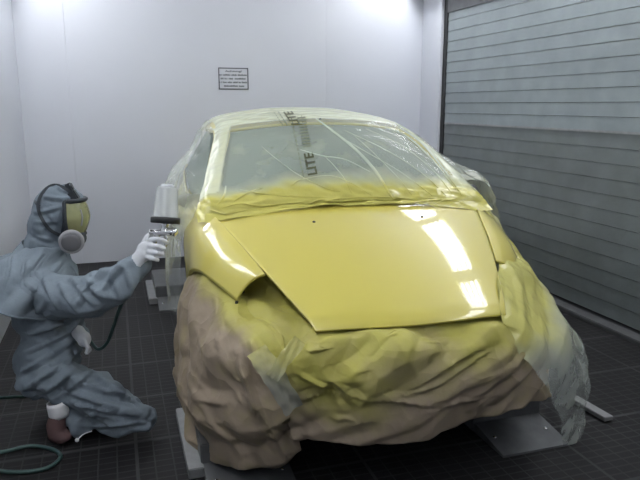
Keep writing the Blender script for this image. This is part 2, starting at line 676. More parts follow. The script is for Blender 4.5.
def fit_text(bm, x0, x1, y0, y1):
    xs_ = [v.co.x for v in bm.verts]; ys_ = [v.co.y for v in bm.verts]
    a, b_, c, d = min(xs_), max(xs_), min(ys_), max(ys_)
    for v in bm.verts:
        v.co = V((x0 + (v.co.x - a) / (b_ - a) * (x1 - x0), y0 + (v.co.y - c) / (d - c) * (y1 - y0), 0))


rs = random.Random(3)
for k, (tx, wd) in enumerate((('Achtung!', 0.56), (None, 0.92), (None, 0.86), (None, 0.92), (None, 0.70))):
    if tx:
        bm = text_bm(tx, 1.0, 0.03)
        fit_text(bm, -wd / 2 * sw, wd / 2 * sw, -sh * 0.05, sh * 0.05)
    else:                                   # print too small to read in the photograph: rows of strokes
        bm = bmesh.new()
        x = -wd / 2 * sw
        while x < wd / 2 * sw - 0.006:
            wl = 0.006
            h = sh * rs.choice((0.032, 0.032, 0.048))
            if rs.random() > 0.14:
                vs = [bm.verts.new(q) for q in ((x, -sh * 0.032, 0), (x + wl, -sh * 0.032, 0), (x + wl, h, 0), (x, h, 0))]
                bm.faces.new(vs)
            x += wl + 0.0025
    zc = sz1 - sh * (0.17 + 0.168 * k)
    for v in bm.verts:
        v.co = V((sx0 + sw / 2 + v.co.x, YB - 0.008, zc + v.co.y))
    obj('lettering', bm, M['ink'], sg, smooth=False)

# ------------------------------------------------------------------ car
car = thing('car', 'yellow hatchback being sprayed, half wrapped in masking paper and clear film', 'car', mtx=CARM)


def zf(v):
    return 0.64 + 0.41 * (v - 0.035) - 0.09 * (v - 0.035) ** 2


HE = [(0.035, 0.421), (0.12, 0.455), (0.235, 0.498), (0.4, 0.557), (0.55, 0.607), (0.66, 0.642), (0.8, 0.684), (0.95, 0.725)]


def hu(v):
    if v <= HE[0][0]:
        return HE[0][1] + (v - HE[0][0]) * 0.40
    for (a, p), (b_, q) in zip(HE, HE[1:]):
        if v <= b_:
            return p + (q - p) * (v - a) / (b_ - a)
    return HE[-1][1] + (v - 0.95) * 0.26


# hood panel
NU, NV = 60, 60
P = []
for i in range(NV + 1):
    t = i / NV
    row = []
    for j in range(NU + 1):
        s = -1 + 2 * j / NU
        vr = 0.95 + 0.05 * (1 - s * s)
        vf = 0.035 - 0.055 * (1 - s * s)
        v = vr + (vf - vr) * t
        ve = 0.95 + (0.035 - 0.95) * t
        u = s * hu(ve)
        crown = (0.034 + 0.012 * math.sin(math.pi * t)) * (1 - abs(s) ** 2.6)
        z = zf(v) + crown
        if t > 0.93:
            z -= 0.018 * ((t - 0.93) / 0.07) ** 2
        row.append(V((u, v, z)))
    P.append(row)
bm = grid_bm(P)
solidify(bm, 0.014)
hood = obj('hood', bm, M['paint'], car, True)
bv = hood.modifiers.new('edge', 'BEVEL'); bv.width = 0.004; bv.segments = 2; bv.limit_method = 'ANGLE'
hood_bvh = BVHTree.FromPolygons([q for r in P for q in r], [(i * (NU + 1) + j, i * (NU + 1) + j + 1, (i + 1) * (NU + 1) + j + 1, (i + 1) * (NU + 1) + j) for i in range(NV) for j in range(NU)])


def hitl(bvh, x, y):
    r = (CARI.to_3x3() @ ray(x, y)).normalized()
    loc, nor, i_, d_ = bvh.ray_cast(CCL, r)
    if loc is None:
        return None, None
    if nor.dot(r) > 0:
        nor = -nor
    return loc, nor


for px in ((314, 222), (422, 217)):
    loc, nor = hitl(hood_bvh, *px)
    bm = lathe_bm([(0, 0.006), (0.006, 0.005), (0.009, 0.0), (0.0095, -0.003)], axis_mtx(loc, nor), 12)
    obj('washer_nozzle', bm, M['black'], car, True)

# fenders
FL = [
    [(-.560, .385, .768), (-.603, .388, .752), (-.645, .393, .716), (-.684, .39, .664)],
    [(-.597, .50, .812), (-.645, .49, .798), (-.695, .475, .760), (-.731, .46, .698)],
    [(-.643, .65, .860), (-.692, .63, .845), (-.748, .59, .800), (-.780, .55, .723)],
    [(-.688, .80, .904), (-.738, .78, .884), (-.794, .73, .828), (-.826, .68, .731)],
    [(-.731, .95, .942), (-.782, .93, .912), (-.835, .87, .842), (-.858, .80, .697)],
    [(-.785, 1.2, .974), (-.832, 1.17, .93), (-.872, 1.07, .82), (-.870, .95, .59)],
]
for s in (1, -1):
    ctrl = [[V((p[0] * s, p[1], p[2])) for p in r] for r in FL]
    P = grid_pts(ctrl, 36, 50)
    bm = grid_bm(P)
    solidify(bm, -0.012 if s > 0 else 0.012)
    fo = obj('fender', bm, M['paint'], car, True)
    # flanged wheel arch lip
    lip = [(-.684, .39, .664), (-.731, .46, .698), (-.780, .55, .723), (-.826, .68, .731), (-.858, .80, .697), (-.870, .95, .59), (-.872, 1.02, .50)]
    obj('arch_lip', tube_bm([V((p[0] * s, p[1], p[2])) for p in lip], 0.008, 8), M['paint'], fo, True)

# dark end of the fender front and bumper bracket
bm = tube_bm([PV(237, 301, .385), PV(235, 310, .38), PV(234.5, 319, .375)], .008, 6)
obj('headlight_bracket', bm, M['black'], car, True, False)

# cowl between hood and windscreen
ctrl = [[V((u, v, z)) for u, v, z in r] for r in (
    [(-.73, .955, .925), (-.35, 1.0, .95), (0, 1.01, .955), (.35, 1.0, .95), (.73, .955, .925)],
    [(-.74, 1.0, .98), (-.35, .985, .985), (0, .985, .985), (.35, .985, .985), (.74, 1.0, .98)],
    [(-.72, 1.06, 1.01), (-.35, 1.0, 1.005), (0, .99, 1.0), (.35, 1.0, 1.005), (.72, 1.06, 1.01)])]
obj('cowl', grid_bm(grid_pts(ctrl, 40, 8)), M['paint'], car, True)

# windscreen
WS = [[V(p) for p in r] for r in (
    [(-.70, 1.05, 1.005), (-.35, .985, 1.005), (0, .965, 1.005), (.35, .985, 1.005), (.70, 1.05, 1.005)],
    [(-.63, 1.38, 1.185), (-.32, 1.30, 1.215), (0, 1.275, 1.225), (.32, 1.30, 1.215), (.63, 1.38, 1.185)],
    [(-.555, 1.73, 1.335), (-.28, 1.665, 1.37), (0, 1.645, 1.38), (.28, 1.665, 1.37), (.555, 1.73, 1.335)])]
bm = grid_bm(grid_pts(WS, 40, 30)); solidify(bm, 0.006)
obj('windshield', bm, M['glass'], car, True)
# roof
RF = [[V(p) for p in r] for r in (
    [(-.585, 1.72, 1.330), (-.56, 1.725, 1.345), (-.28, 1.66, 1.38), (0, 1.64, 1.39), (.28, 1.66, 1.38), (.56, 1.725, 1.345), (.585, 1.72, 1.330)],
    [(-.625, 2.15, 1.345), (-.56, 2.15, 1.395), (-.28, 2.1, 1.445), (0, 2.1, 1.457), (.28, 2.1, 1.445), (.56, 2.15, 1.395), (.625, 2.15, 1.345)],
    [(-.62, 2.6, 1.34), (-.55, 2.6, 1.395), (-.28, 2.6, 1.448), (0, 2.6, 1.46), (.28, 2.6, 1.448), (.55, 2.6, 1.395), (.62, 2.6, 1.34)],
    [(-.59, 3.1, 1.25), (-.52, 3.15, 1.31), (-.28, 3.2, 1.355), (0, 3.2, 1.365), (.28, 3.2, 1.355), (.52, 3.15, 1.31), (.59, 3.1, 1.25)])]
bm = grid_bm(grid_pts(RF, 48, 40)); solidify(bm, 0.012)
obj('roof', bm, M['paint'], car, True)
bm = lathe_bm([(0, .022), (.007, .02), (.012, 0)], Matrix.Translation((.03, 1.76, 1.40)), 12)
obj('aerial_base', bm, M['black'], car, True)
# pillars
for s in (1, -1):
    A = [[V((p[0] * s, p[1], p[2])) for p in r] for r in (
        [(-.70, 1.04, 1.005), (-.735, 1.04, 1.02), (-.775, 1.08, 1.0), (-.765, 1.14, .97)],
        [(-.63, 1.38, 1.185), (-.665, 1.39, 1.20), (-.705, 1.45, 1.175), (-.70, 1.49, 1.15)],
        [(-.555, 1.73, 1.335), (-.59, 1.75, 1.345), (-.635, 1.82, 1.325), (-.635, 1.86, 1.30)],
        [(-.56, 2.2, 1.39), (-.61, 2.2, 1.385), (-.655, 2.2, 1.355), (-.655, 2.2, 1.32)],
        [(-.54, 2.7, 1.38), (-.60, 2.7, 1.37), (-.645, 2.7, 1.33), (-.65, 2.7, 1.29)])]
    bm = grid_bm(grid_pts(A, 12, 40)); solidify(bm, 0.01 * -s)
    obj('pillar', bm, M['paint'], car, True)
    G = [[V((p[0] * s, p[1], p[2])) for p in r] for r in (
        [(-.755, 1.16, .965), (-.80, 1.8, .955), (-.80, 2.4, .965), (-.77, 3.1, 1.0)],
        [(-.69, 1.52, 1.15), (-.735, 1.95, 1.15), (-.735, 2.4, 1.15), (-.71, 3.0, 1.13)],
        [(-.64, 1.84, 1.305), (-.65, 2.1, 1.325), (-.65, 2.4, 1.32), (-.63, 2.9, 1.26)])]
    bm = grid_bm(grid_pts(G, 30, 12)); solidify(bm, 0.006)
    obj('side_window', bm, M['glass'], car, True)
    D = [[V((p[0] * s, p[1], p[2])) for p in r] for r in (
        [(-.79, 1.2, .97), (-.82, 1.8, .955), (-.82, 2.4, .965), (-.79, 3.1, 1.0), (-.72, 3.6, 1.0)],
        [(-.865, 1.15, .80), (-.86, 1.8, .78), (-.86, 2.4, .79), (-.85, 3.1, .82), (-.76, 3.65, .84)],
        [(-.868, 1.12, .50), (-.85, 1.8, .48), (-.85, 2.4, .48), (-.86, 3.1, .52), (-.76, 3.68, .55)],
        [(-.82, 1.15, .22), (-.80, 1.8, .20), (-.80, 2.4, .20), (-.80, 3.1, .28), (-.70, 3.6, .32)])]
    bm = grid_bm(grid_pts(D, 40, 20)); solidify(bm, 0.01)
    obj('door_side', bm, M['paint'], car, True)
    # mirror (inside its film bag)
    bm = bmesh.new()
    capsule(bm, (s * .79, 1.26, .985), .026, (s * .82, 1.25, .99), .026)
    ball(bm, (s * .855, 1.26, .985), (.055, .045, .042))
    obj('side_mirror', remeshed(bm, .01, 6), M['steel_dark'], car, True)
    # wheels
    for v in (.75, 3.18):
        axm = axis_mtx(V((s * .68, v, .29)), (s, 0, 0), (0, 1, 0))
        bm = lathe_bm([(.19, -.09), (.26, -.092), (.288, -.07), (.295, -.03), (.295, .03), (.288, .07), (.26, .092), (.19, .09), (.19, -.09)], axm, 40)
        ty = obj('tyre', bm, M['rubber'], car, True)
        bm = lathe_bm([(0, .05), (.05, .055), (.06, .04), (.13, .045), (.17, .075), (.19, .08), (.19, -.08)], axm, 32)
        obj('rim', bm, M['rim'], ty, True)
# tail and underbody
T_ = [[V(p) for p in r] for r in (
    [(-.55, 3.18, 1.29), (0, 3.25, 1.35), (.55, 3.18, 1.29)], [(-.70, 3.58, .98), (0, 3.70, 1.0), (.70, 3.58, .98)],
    [(-.75, 3.65, .6), (0, 3.8, .62), (.75, 3.65, .6)], [(-.70, 3.6, .32), (0, 3.75, .3), (.70, 3.6, .32)])]
bm = grid_bm(grid_pts(T_, 20, 24)); solidify(bm, 0.01)
obj('tailgate', bm, M['paint'], car, True)
bm = bmesh.new()
add_box(bm, (-.50, .95, .19), (.50, 3.5, .30), bevel=.03)
add_box(bm, (-.44, .26, .30), (.44, 1.0, .56), bevel=.03)
obj('underbody', bm, M['dark'], car, True, False)
bm = bmesh.new()
add_box(bm, (-.48, .16, .24), (.48, .24, .34), bevel=.02)
add_box(bm, (-.40, .17, .48), (.40, .24, .56), bevel=.02)
for s in (-1, 1):
    add_box(bm, (s * .38 - .03, .17, .26), (s * .38 + .03, .23, .54), bevel=.01)
obj('front_crossmember', bm, M['steel_dark'], car, True, False)

# ------------------------------------------------------------------ masking paper
def paper_disp(P, amp, seed, edge=0.25):
    N = grid_normals(P)
    out = []
    ref = V((0, -1, 0.2))
    for r, rn in zip(P, N):
        o = []
        for p, q in zip(r, rn):
            if q.dot(ref) < 0:
                q = -q
            d = crease(p, 3.0, seed, 5, .3) * 1.0 + crease(p, 7.0, seed + 3, 4, .3) * .40 + noise.noise(p * 4 + V((seed, 0, 0))) * .7
            d += smoothstep(.0, .4, noise.noise(p * 5 + V((0, seed, 5)))) * crease(p, 16, seed + 5, 3, .2) * .25
            o.append(p + q * d * amp)
        out.append(o)
    return out


def rows(*rr):
    return [[PV(*p) for p in r] for r in rr]


def spray_paper(p):
    g = noise.noise(p * 2.6 + V((4.2, 0, 1))) * .11 + noise.noise(p * 7 + V((1, 5, 1))) * .05
    return smoothstep(.24, .58, p.z + g * 1.5 - .16 * smoothstep(.05, .40, p.x) * smoothstep(.60, .5, p.z) + .05 * smoothstep(.1, -.4, p.x)) * .95


A1 = rows(
    [(258, 262, .62), (290, 296, .42), (322, 318, .16), (362, 316, .14), (410, 312, .13), (460, 307, .14), (505, 299, .20), (522, 290, .34)],
    [(246, 282, .62), (277, 303, .38), (320, 331, .06), (362, 328, .045), (410, 323, .035), (460, 319, .045), (507, 315, .09), (530, 310, .26)],
    [(246, 306, .40), (276, 322, .16), (318, 345, -.005), (362, 342, -.04), (410, 338, -.055), (460, 333, -.045), (510, 330, .005), (540, 327, .2)],
    [(258, 345, .10), (285, 352, .04), (318, 366, -.06), (362, 364, -.09), (410, 358, -.10), (460, 352, -.09), (514, 350, -.03), (546, 350, .2)],
    [(272, 375, .06), (292, 385, .01), (322, 396, -.05), (362, 398, -.11), (410, 395, -.12), (460, 386, -.10), (518, 378, -.02), (548, 372, .2)],
    [(290, 415, .06), (297, 438, .05), (326, 443, -.01), (366, 445, -.06), (407, 441, -.07), (457, 430, -.05), (516, 411, 0), (545, 394, .2)])
P = grid_pts(A1, 190, 130)
P2 = paper_disp(P, .030, 2.0)
# deep folds running down from the hood edge
def fold(P, a, b_, amp, wid, under=.4):
    """raise a ridge along the segment a-b (car-frame points)"""
    a, b_ = V(a), V(b_)
    d = b_ - a
    L2 = d.length_squared
    for r in P:
        for i, p in enumerate(r):
            t = max(0, min(1, (p - a).dot(d) / L2))
            off_ = p - a - d * t
            ds = off_.length
            w_ = wid if (off_.z >= 0 or under is None) else wid * under
            if ds < w_:
                k = 1 - ds / w_
                r[i] = p + V((0, -1, .25)) * amp * 1.35 * k * (0.25 + 0.75 * math.sin(math.pi * min(1, .12 + t * .9)))


for px in (((392, 325, -.02), (345, 385, -.06), .035, .05), ((330, 392, -.06), (440, 405, -.08), .035, .06), ((470, 350, -.06), (395, 395, -.09), .03, .07),
           ((318, 345, 0), (300, 372, 0), .025, .04), ((440, 398, -.07), (520, 355, 0), .025, .07), ((290, 330, .08), (312, 362, 0), .03, .04), ((350, 372, -.07), (420, 350, -.07), .022, .05),
           ((300, 400, .02), (345, 392, -.05), .03, .05), ((396, 330, -.05), (378, 362, -.08), .022, .022), ((378, 362, -.09), (342, 392, -.08), .024, .022),
           ((306, 352, -.03), (330, 348, -.03), .016, .02), ((300, 376, -.02), (345, 398, -.07), .024, .03), ((345, 398, -.07), (382, 386, -.1), .018, .025), ((498, 340, -.03), (440, 384, -.1), .024, .03),
           ((440, 384, -.1), (405, 396, -.11), .018, .024), ((420, 412, -.09), (500, 392, -.03), .02, .03), ((412, 345, -.08), (450, 340, -.06), .014, .018), ((330, 420, -.03), (400, 414, -.09), .02, .03)):
    fold(P2, PV(*px[0]), PV(*px[1]), px[2], px[3])
# the first rows stay under the hood edge and inside the headlight recess
for i in range(len(P2)):
    k = smoothstep(27, 50, i)
    for j in range(len(P2[0])):
        P2[i][j] = P[i][j].lerp(P2[i][j], k)
bm = grid_bm(P2, {'spray': spray_paper}); solidify(bm, .0015)
o = obj('masking_paper', bm, M['paper'], None, True, True, CARM)
tag(o, 'wide brown masking paper hanging across the front of the car below the hood', 'masking paper')

A2 = rows(
    [(196, 262, 1.25), (193, 266, .98), (200, 266, .76), (206, 270, .66), (222, 282, .54), (238, 294, .45), (256, 290, .58), (272, 300, .44)],
    [(194, 285, 1.25), (188, 284, .95), (194, 280, .74), (204, 285, .60), (218, 294, .49), (236, 306, .36), (258, 308, .40), (278, 320, .24)],
    [(188, 310, 1.25), (180, 313, .92), (183, 313, .72), (195, 318, .52), (213, 324, .36), (238, 328, .22), (264, 332, .15), (284, 343, .09)],
    [(184, 345, 1.25), (177, 348, .9), (178, 350, .66), (192, 356, .43), (213, 360, .25), (242, 366, .11), (270, 368, .05), (290, 375, .05)],
    [(188, 385, 1.20), (180, 388, .85), (182, 388, .62), (194, 394, .40), (218, 402, .22), (248, 408, .09), (275, 408, .03), (294, 408, .06)],
    [(194, 420, 1.15), (188, 424, .8), (189, 424, .58), (200, 432, .40), (222, 438, .25), (250, 440, .14), (278, 440, .08), (298, 432, .09)],
    [(198, 446, 1.10), (191, 450, .78), (192, 452, .58), (203, 459, .44), (224, 464, .31), (250, 466, .22), (282, 467, .16), (301, 450, .14)])
P = grid_pts(A2, 150, 130)
P2 = paper_disp(P, .028, 6.0)
for i in range(len(P2)):
    k = smoothstep(0, 16, i) * .9 + .1 if i < 16 else 1
    for j in range(len(P2[0])):
        P2[i][j] = P[i][j].lerp(P2[i][j], k)
for px in (((205, 300, .4), (232, 385, .12), .03, .05), ((222, 330, .14), (262, 420, .08), .04, .045), ((200, 400, .35), (240, 455, .22), .035, .06),
           ((245, 395, .07), (285, 455, .12), .04, .05), ((190, 395, .5), (225, 405, .15), .03, .05), ((215, 370, .14), (250, 380, .04), .03, .03), ((240, 310, .12), (272, 355, .03), .035, .04), ((214, 300, .48), (222, 350, .28), .018, .02), ((222, 350, .28), (262, 402, .06), .02, .022), ((226, 372, .18), (258, 392, .06), .016, .018),
           ((194, 400, .5), (232, 440, .22), .022, .025), ((234, 392, .14), (276, 452, .13), .02, .024), ((246, 330, .15), (256, 365, .05), .018, .02), ((188, 440, .6), (226, 458, .3), .018, .022)):
    fold(P2, PV(*px[0]), PV(*px[1]), px[2], px[3])


def spray_wrap(p):
    g = noise.noise(p * 2.6 + V((9.2, 0, 1))) * .09 + noise.noise(p * 7 + V((1, 5, 1))) * .04
    return smoothstep(.43, .60, p.z + (p.x + .65) * .85 + g) * .95


bm = grid_bm(P2, {'spray': spray_wrap}); solidify(bm, .0015)
o = obj('masking_paper', bm, M['paper'], None, True, True, CARM)
tag(o, 'crumpled brown paper wrapped around the front wheel on the painter side', 'masking paper')

# the same paper on the other front wheel, under the film
A3 = [[V(q) for q in r] for r in (
    [(.60, .30, .60), (.68, .34, .60), (.76, .45, .62), (.79, .6, .64), (.81, .9, .52), (.81, 1.2, .5)],
    [(.60, .20, .45), (.70, .22, .45), (.80, .36, .45), (.84, .6, .45), (.84, .9, .42), (.83, 1.2, .4)],
    [(.60, .18, .28), (.70, .20, .28), (.80, .36, .26), (.84, .6, .26), (.85, .9, .26), (.84, 1.2, .28)],
    [(.60, .22, .12), (.70, .24, .10), (.79, .38, .07), (.83, .6, .05), (.84, .9, .06), (.83, 1.15, .08)])]
P2 = paper_disp(grid_pts(A3, 80, 80), .014, 4.0)
bm = grid_bm(P2, {'spray': lambda p: smoothstep(.35, .75, p.z) * .8}); solidify(bm, .0015)
o = obj('masking_paper', bm, M['paper'], None, True, True, CARM)
tag(o, 'brown paper around the front wheel on the shutter side, seen through clear film', 'masking paper')

# ------------------------------------------------------------------ plastic films
def film_disp(P, amp, seed, ref=(0, -.6, .8), f=5.0):
    N = grid_normals(P)
    out = []
    ref = V(ref)
    for r, rn in zip(P, N):
        o = []
        for p, q in zip(r, rn):
            if q.dot(ref) < 0:
                q = -q
            d = crease(p, f, seed, 4, .35) * .7 + noise.noise(p * 6 + V((seed, 2, 0))) * .4 + crease(p, f * 2.7, seed + 2, 4, .3) * .25
            o.append(p + q * d * amp)
        out.append(o)
    return out


def off(ctrl, d):
    return [[p + V(d) for p in r] for r in ctrl]


# main sheet over roof, windscreen and cowl
FM = [[V(p) for p in r] for r in (
    [(-.66, 3.1, 1.20), (-.56, 3.15, 1.325), (-.28, 3.2, 1.375), (0, 3.2, 1.385), (.28, 3.2, 1.375), (.56, 3.15, 1.325), (.66, 3.1, 1.20)],
    [(-.665, 2.6, 1.33), (-.57, 2.6, 1.412), (-.28, 2.6, 1.464), (0, 2.6, 1.476), (.28, 2.6, 1.464), (.57, 2.6, 1.412), (.665, 2.6, 1.33)],
    [(-.670, 2.15, 1.345), (-.575, 2.15, 1.412), (-.28, 2.1, 1.461), (0, 2.1, 1.473), (.28, 2.1, 1.461), (.575, 2.15, 1.412), (.670, 2.15, 1.345)],
    [(-.645, 1.78, 1.33), (-.565, 1.71, 1.362), (-.28, 1.64, 1.396), (0, 1.625, 1.408), (.28, 1.64, 1.396), (.565, 1.71, 1.362), (.645, 1.78, 1.33)],
    [(-.715, 1.40, 1.19), (-.635, 1.345, 1.215), (-.32, 1.27, 1.24), (0, 1.245, 1.25), (.32, 1.27, 1.24), (.635, 1.345, 1.215), (.715, 1.40, 1.19)],
    [(-.795, 1.06, 1.01), (-.71, 1.015, 1.022), (-.35, .985, 1.022), (0, .972, 1.022), (.35, .985, 1.022), (.71, 1.015, 1.022), (.795, 1.06, 1.01)],
    [(-.815, .98, .955), (-.72, .94, .956), (-.36, .955, .985), (0, .965, .992), (.36, .955, .985), (.72, .94, .956), (.815, .98, .955)],
    [(-.815, .90, .925), (-.71, .89, .930), (-.35, .91, .968), (0, .92, .976), (.35, .91, .968), (.71, .89, .930), (.815, .90, .925)])]
NU, NV = 120, 170
P = grid_pts(FM, NU, NV)
P2 = film_disp(P, .007, 1.0)
for i in range(len(P2)):                    # drawn tight over the roof
    for j in range(len(P2[0])):
        P2[i][j] = P2[i][j].lerp(P[i][j], .75 * smoothstep(1.60, 1.72, P[i][j].y))
# heavier gathers along the cowl
N_ = grid_normals(P)
for i in range(len(P2)):
    for j in range(len(P2[0])):
        p = P[i][j]
        k = smoothstep(1.10, 1.0, p.y) * smoothstep(.95, .99, p.z + .02) 
        P2[i][j] = P2[i][j] + V((0, -.3, .9)) * (abs(noise.noise(V((p.x * 9, p.y * 22, p.z * 22)))) * .022 * k)
film_bvh = BVHTree.FromPolygons([q for r in P2 for q in r], [(i * (NU + 1) + j, i * (NU + 1) + j + 1, (i + 1) * (NU + 1) + j + 1, (i + 1) * (NU + 1) + j) for i in range(NV) for j in range(NU)])


def spray_film(p):
    g = noise.noise(p * 4 + V((2, 2, 2))) * .05
    a = smoothstep(1.14, .975, p.y + g * .8) * 1.2 if p.y < 1.6 else 0
    vb = 1.655 + .27 * p.x * p.x
    b_ = smoothstep(vb - .012, vb + .012, p.y)
    ue = .705 - (p.y - 1.05) * .213
    if 1.0 < p.y < 1.75:
        b_ = max(b_, smoothstep(ue - .020, ue - .004, abs(p.x)))
    return max(a, .27 * b_)


def dens_film(p):
    vb = 1.655 + .27 * p.x * p.x
    b_ = smoothstep(vb - .012, vb + .012, p.y)
    ue = .705 - (p.y - 1.05) * .213
    if 1.06 < p.y < 1.75:
        b_ = max(b_, .8 * smoothstep(ue - .020, ue - .004, abs(p.x)))
    return .38 * b_


bm = grid_bm(P2, {'spray': spray_film, 'dens': dens_film})
# gathered folds: narrow doubled strips lying on the sheet
FOLDS = [
    ([(316, 119), (335, 133), (358, 152), (376, 172), (388, 192), (393, 199)], .016),
    ([(262, 147), (280, 162), (300, 176), (325, 188), (340, 192)], .005),
    ([(300, 150), (322, 156), (345, 160), (370, 172)], .008),
    ([(292, 186), (300, 180), (330, 176), (352, 184), (372, 196)], .005),
    ([(330, 131), (362, 150), (400, 172), (432, 196)], .004),
    ([(345, 131), (385, 150), (420, 172), (446, 196)], .006),
    ([(352, 134), (372, 152), (398, 178), (412, 196)], .004),
    ([(366, 129), (402, 146), (432, 170), (452, 194)], .005),
    ([(385, 128), (408, 138), (432, 160), (456, 190)], .011),
    ([(398, 128), (420, 142), (440, 165), (462, 196)], .013),
    ([(324, 156), (334, 166), (345, 180), (352, 194)], .005),
    ([(240, 190), (262, 194), (290, 196), (330, 198)], .007),
    ([(230, 204), (246, 194), (262, 188)], .008), ([(222, 208), (240, 204), (262, 206), (285, 203)], .008),
    ([(300, 205), (340, 199), (380, 197), (420, 200)], .006), ([(395, 205), (425, 201), (455, 199)], .010), ([(430, 207), (446, 200), (462, 203)], .009),
    ([(226, 186), (224, 196), (216, 206)], .009), ([(210, 210), (226, 214), (246, 210)], .008)]
sl, dl = bm.verts.layers.float['spray'], bm.verts.layers.float['dens']
for pts, wd in FOLDS:
    N = (len(pts) - 1) * 6
    q = [catmull([V((a, b_, 0)) for a, b_ in pts], i / N) for i in range(N + 1)]
    hits = [hitl(film_bvh, a.x, a.y) for a in q]
    hits = [h for h in hits if h[0] is not None]
    prev = None
    for i, (p, nn) in enumerate(hits):
        t = (hits[min(i + 1, len(hits) - 1)][0] - hits[max(i - 1, 0)][0]).normalized()
        sd = t.cross(nn).normalized()
        w_ = wd * .7 * (.35 + .65 * math.sin(math.pi * (i + .5) / len(hits)))
        ring = [bm.verts.new(p + sd * w_ + nn * .002), bm.verts.new(p + nn * (.003 + w_ * .9)), bm.verts.new(p - sd * w_ + nn * .002)]
        for v in ring:
            v[sl] = spray_film(v.co); v[dl] = .30
        if prev:
            for k in range(2):
                bm.faces.new((prev[k], prev[k + 1], ring[k + 1], ring[k]))
        prev = ring
cover = obj('plastic_film', bm, M['film'], None, True, True, CARM)
tag(cover, 'clear masking film over the roof and windshield with LITE printed on it', 'plastic film')


def on_film(px, bvh, lift=.004):
    p, nn = hitl(bvh, px[0], px[1])
    return None if p is None else p + nn * lift


def film_print(bm, o, ax, ay, mt):
    """map flat lettering onto the sheet; o + x*ax + y*ay in the plane of the sheet"""
    bad = []
    for v in bm.verts:
        q = on_film((o[0] + v.co.x * ax[0] + v.co.y * ay[0], o[1] + v.co.x * ax[1] + v.co.y * ay[1]), film_bvh)
        if q is None:
            bad.append(v)
        else:
            v.co = q
    bmesh.ops.delete(bm, geom=bad, context='VERTS')
    return obj('print', bm, mt, cover, True, False)


bm = text_bm('LITE', 1.0, .025); fit_text(bm, 0, 1, 0, 1)
film_print(bm, (317.5, 174.5), (-4.5, -22.0), (-9.5, 1.6), M['print'])
bm = text_bm('LITE', 1.0, .025); fit_text(bm, 0, 1, 0, 1)
film_print(bm, (300.5, 124.5), (-8.5, -13.0), (-9.0, .8), M['print'])


def dash(o, ax, ay, spec, mt):
    bm = bmesh.new()
    for x0, x1, y0, y1 in spec:
        vs = [bm.verts.new((x, y, 0)) for x, y in ((x0, y0), (x1, y0), (x1, y1), (x0, y1))]
        bm.faces.new(vs)
    return film_print(bm, o, ax, ay, mt)


sp = [(1.25, 2.7, .40, .46)]      # pale illegible print above the word, plus an added thin bar joining the marks
for k in range(11):
    a = 1.25 + k * .13
    sp += [(a, a + .07, .05, .46), (a + .02, a + .08, .40, .9)]
LO = ((317.5, 174.5), (-4.5, -22.0), (-9.5, 1.6))
RO = ((300.5, 124.5), (-8.5, -13.0), (-9.0, .8))
for q in sp:
    dash(*LO, [q], M['print_pale'])
dash(*LO, [(-.05 + k * .2, .15 + k * .2, 1.42, 1.56) for k in range(1)], M['print_pale'])
for k in range(13):
    dash(*LO, [(.15 + k * .2, .29 + k * .2, 1.42, 1.56)], M['print_pale'])
for k in range(6):
    dash(*RO, [(k * .18, k * .18 + .13, 1.4, 1.55)], M['print_pale'])
    dash(*RO, [(k * .18, k * .18 + .13, 1.9, 2.0)], M['print_pale'])

# film hanging down the painter's side over window, mirror and door
FS = [[V(p) for p in r] for r in (
    [(-.60, 3.0, 1.34), (-.70, 3.0, 1.2), (-.86, 3.0, .9), (-.90, 3.0, .5)],
    [(-.655, 2.2, 1.40), (-.76, 2.2, 1.22), (-.89, 2.2, .95), (-.93, 2.2, .45)],
    [(-.66, 1.84, 1.36), (-.78, 1.75, 1.22), (-.94, 1.7, 1.02), (-.96, 1.7, .45)],
    [(-.70, 1.52, 1.245), (-.80, 1.45, 1.17), (-.97, 1.38, 1.04), (-.975, 1.4, .46)],
    [(-.755, 1.20, 1.09), (-.84, 1.18, 1.09), (-.955, 1.17, 1.03), (-.975, 1.15, .46)],
    [(-.80, 1.06, 1.0), (-.86, 1.06, .98), (-.93, 1.05, .90), (-.965, 1.03, .44)],
    [(-.825, 1.0, .94), (-.870, .98, .88), (-.905, .95, .75), (-.925, .90, .44)])]
P2 = film_disp(grid_pts(FS, 90, 120), .022, 8.0, (-1, -.3, .3), 6.0)
bm = grid_bm(P2, {'spray': lambda p: smoothstep(1.42, .95, p.y + noise.noise(p * 5) * .08) * smoothstep(.55, .95, p.z) * .55 * smoothstep(1.12, .98, p.z), 'dens': lambda p: -.12})
o = obj('plastic_film', bm, M['film_thin'], None, True, True, CARM)
tag(o, 'clear film draped over the side window and mirror nearest the painter', 'plastic film')

